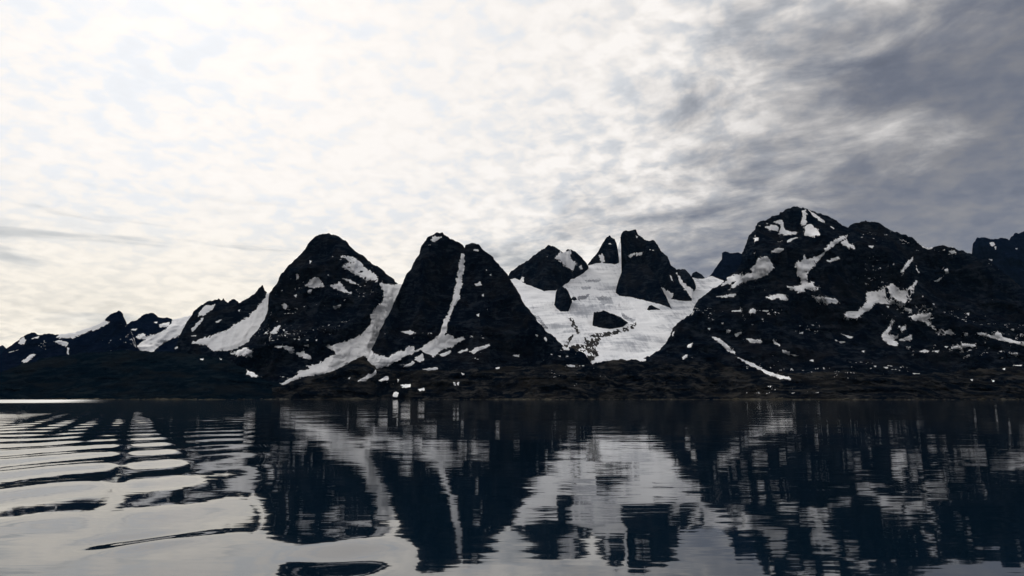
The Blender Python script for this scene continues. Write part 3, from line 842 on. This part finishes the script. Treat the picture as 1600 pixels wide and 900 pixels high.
lay_snow(massif, [Z6(p) for p in (
    [(105, 500), (125, 480), (165, 480), (205, 440), (200, 405), (225, 395), (250, 400), (310, 362), (330, 375), (340, 395), (370, 395), (405, 360), (417, 352), (388, 410), (368, 440), (350, 462), (335, 445), (305, 450), (240, 445), (220, 470), (190, 490), (155, 512), (120, 515)],
    [(388, 505), (425, 490), (465, 488), (475, 482), (475, 500), (460, 515), (470, 530), (500, 558), (530, 568), (560, 560), (573, 573), (560, 580), (510, 572), (480, 550), (450, 525), (400, 515)],
    [(266, 580), (290, 560), (313, 515), (320, 520), (298, 565), (287, 580), (332, 590), (315, 605), (337, 615), (332, 630), (300, 622), (275, 602)], [(340, 602), (375, 588), (392, 582), (392, 600), (345, 608)], [(345, 550), (370, 540), (367, 558), (350, 563)],
    [(670, 573), (700, 576), (745, 586), (755, 570), (775, 571), (782, 591), (830, 606), (880, 620), (880, 631), (820, 614), (750, 599), (690, 585)], [(600, 574), (635, 572), (632, 581)], [(560, 634), (600, 622), (665, 619), (662, 631), (610, 633), (580, 641)],
    [(425, 652), (450, 645), (472, 650), (450, 658)], [(490, 652), (512, 645), (505, 657)], [(818, 661), (845, 657), (847, 674)], [(816, 557), (832, 556), (828, 566)], [(624, 490), (641, 486), (637, 499)], [(93, 576), (147, 591), (130, 596)], [(68, 604), (117, 612), (90, 617)], [(180, 651), (194, 647), (191, 657)],
    [(343, 316), (370, 278), (400, 250), (398, 263), (372, 297), (350, 320)], [(413, 285), (422, 308), (431, 314), (425, 322), (413, 302)], [(535, 305), (548, 299), (552, 318), (540, 320)], [(488, 353), (530, 330), (507, 357)], [(553, 226), (575, 221), (583, 232), (565, 236)], [(358, 467), (390, 467), (396, 487), (370, 477)],
    [(437, 200), (482, 210), (475, 216), (442, 210)], [(210, 202), (235, 202), (225, 212)], [(285, 458), (300, 457), (295, 467)], [(442, 460), (456, 458), (452, 470)], [(478, 447), (494, 446), (490, 455)], [(370, 632), (392, 630), (388, 641)], [(530, 630), (560, 628), (545, 638)])])
lay_specks(massif, 0.73, 480, 585, (1080, 1600), 18, 21.0)
lay_specks(massif, 0.79, 335, 500, (1170, 1560), 18, 31.0)

# ------------------------------------------------------------------ foothills along the shore
def foothill(name, sky, Dpk, label, seed, mat=ROCK_SHORE, spur=70.0):
    px = np.linspace(min(p[0] for p in sky), max(p[0] for p in sky), 80)
    bottom = [(x, row_of(shore(x), -3.0)) for x in px]
    L = Layer(name, sky, bottom, Dpk, lambda x, b: shore(x), mat, power=1.15, spur=spur, rough=6.0, q=20.0, spacing=0.75, spur_len=150, back=700, falls=0.35, seed=seed, jag=2.6)
    tag(L.obj, label, 'hill', kind='structure')
    # pale tide-washed band just above the waterline
    wx, wy, wz = L.G[..., 0], L.G[..., 1], L.G[..., 2]
    breaks = fbm(wx / 140 + seed, wy / 400, wx * 0, 4) * 6 + fbm(wx / 18, wy / 60, wx * 0, 3) * 3
    f = np.minimum(wz - 0.2, 1.7 + breaks * 1.3 - wz) * 0.6
    L.drape('tide_line', f, ROCK_TIDE, label='pale tide-washed rock just above the waterline', hi=0.8, lo=-0.8)
    return L


hill_l = foothill('foothill', HILL_L, 3500, 'low dark foothill sloping to the water at the left edge', 2.0, ROCK_HILL, 40.0)
hill_m = foothill('foothill', HILL_M, 3150, 'brown-black foothill below the cleft mountain and the glacier snout', 5.0)
hill_r = foothill('foothill', HILL_R, 3120, 'long low banded foothill under the massif running out of frame', 9.0)
lay_snow(hill_m, [Z3(p) for p in (
    [(0, 765), (80, 718), (86, 728), (30, 767)], [(88, 766), (135, 744), (142, 755), (110, 770)], [(198, 784), (245, 784), (242, 794), (210, 795)], [(283, 806), (305, 799), (313, 808), (290, 814)], [(443, 768), (452, 774), (456, 786), (447, 783)], [(466, 766), (473, 772), (469, 788), (462, 780)],
    [(483, 728), (496, 734), (488, 740)], [(643, 702), (661, 701), (659, 709), (648, 709)], [(159, 835), (167, 824), (178, 816), (187, 823), (179, 837)], [(183, 755), (192, 760), (186, 770)], [(-50, 752), (-38, 748), (-42, 758)])], lift=0.5, hi=1.2)
lay_snow(hill_r, [Z5(p) for p in ([(505, 718), (545, 737), (600, 755), (645, 768), (640, 773), (598, 765), (540, 748)], [(545, 800), (560, 798), (556, 806)])] +
         [Z6(p) for p in ([(735, 779), (741, 774), (750, 776), (747, 783), (739, 784)], [(645, 772), (655, 771), (653, 780)], [(833, 712), (868, 708), (860, 714)], [(12, 718), (24, 716), (20, 726)], [(783, 727), (792, 724), (790, 731)])])
lay_snow(hill_l, [Z2([(135, 720), (170, 710), (215, 713), (200, 738), (160, 747), (140, 735)]), Z1([(1080, 490), (1110, 486), (1100, 497)]), Z1([(1195, 490), (1205, 486), (1202, 496)])])
lay_specks(hill_m, 0.88, 560, 618, (580, 1000), 14, 41.0)
lay_specks(hill_r, 0.88, 565, 615, (1000, 1600), 14, 51.0)


# ------------------------------------------------------------------ boulders strewn along the waterline
def shore_rocks():
    base = np.array([(1, 0, 0), (.5, .87, .1), (-.5, .8, -.1), (-1, 0, .1), (-.45, -.85, 0), (.5, -.9, .05), (.1, .1, .75), (0, 0, -.6)])
    tri = []
    for i in range(6):
        j = (i + 1) % 6
        tri += [(i, j, 6), (j, i, 7)]
    tri = np.array(tri)
    V, T = [], []
    for k in range(1500):
        x = random.uniform(-60, 1660)
        D = shore(x) + random.gauss(6, 16)
        z = max(0.0, (D - shore(x)) * 0.07)
        wx, _, _ = at_depth(x, row_of(D, z), D)
        s = random.lognormvariate(0.35, 0.55)
        a = random.uniform(0, 6.28)
        b = base * (1 + RNG.normal(0, 0.18, (8, 1)))
        c, sn = math.cos(a), math.sin(a)
        r = np.stack([b[:, 0] * c - b[:, 1] * sn, b[:, 0] * sn + b[:, 1] * c, b[:, 2]], 1) * s * np.array([1.5, 1.0, 0.9])
        V.append(r + np.array([float(wx), D, z + s * 0.2]))
        T.append(tri + 8 * k)
    o = link_mesh('shore_rocks', np.concatenate(V), np.concatenate(T), ROCK_TIDE, smooth=False)
    tag(o, 'pale boulders and rubble strewn along the far waterline', 'rocks', kind='stuff')


shore_rocks()


# ------------------------------------------------------------------ thin blue air over the fjord
def build_haze():
    x0, x1, y0, y1, z0, z1 = -9500.0, 9500.0, -300.0, 12500.0, -1.5, 1900.0
    V = np.array([(x, y, z) for z in (z0, z1) for x, y in ((x0, y0), (x1, y0), (x1, y1), (x0, y1))])
    Q = np.array([(0, 3, 2, 1), (4, 5, 6, 7), (0, 1, 5, 4), (1, 2, 6, 5), (2, 3, 7, 6), (3, 0, 4, 7)])
    m = bpy.data.materials.new('fjord_air')
    m.use_nodes = True
    t = NT(m.node_tree)
    out = t.n('ShaderNodeOutputMaterial')
    v = t.n('ShaderNodeVolumePrincipled')
    v.inputs['Color'].default_value = (0.30, 0.60, 1.0, 1)
    v.inputs['Density'].default_value = 2.8e-6
    t.link(v.outputs[0], out.inputs['Volume'])
    o = link_mesh('haze', V, Q, m, smooth=False)
    tag(o, 'thin blue haze in the air over the whole fjord', 'haze', kind='stuff')


build_haze()
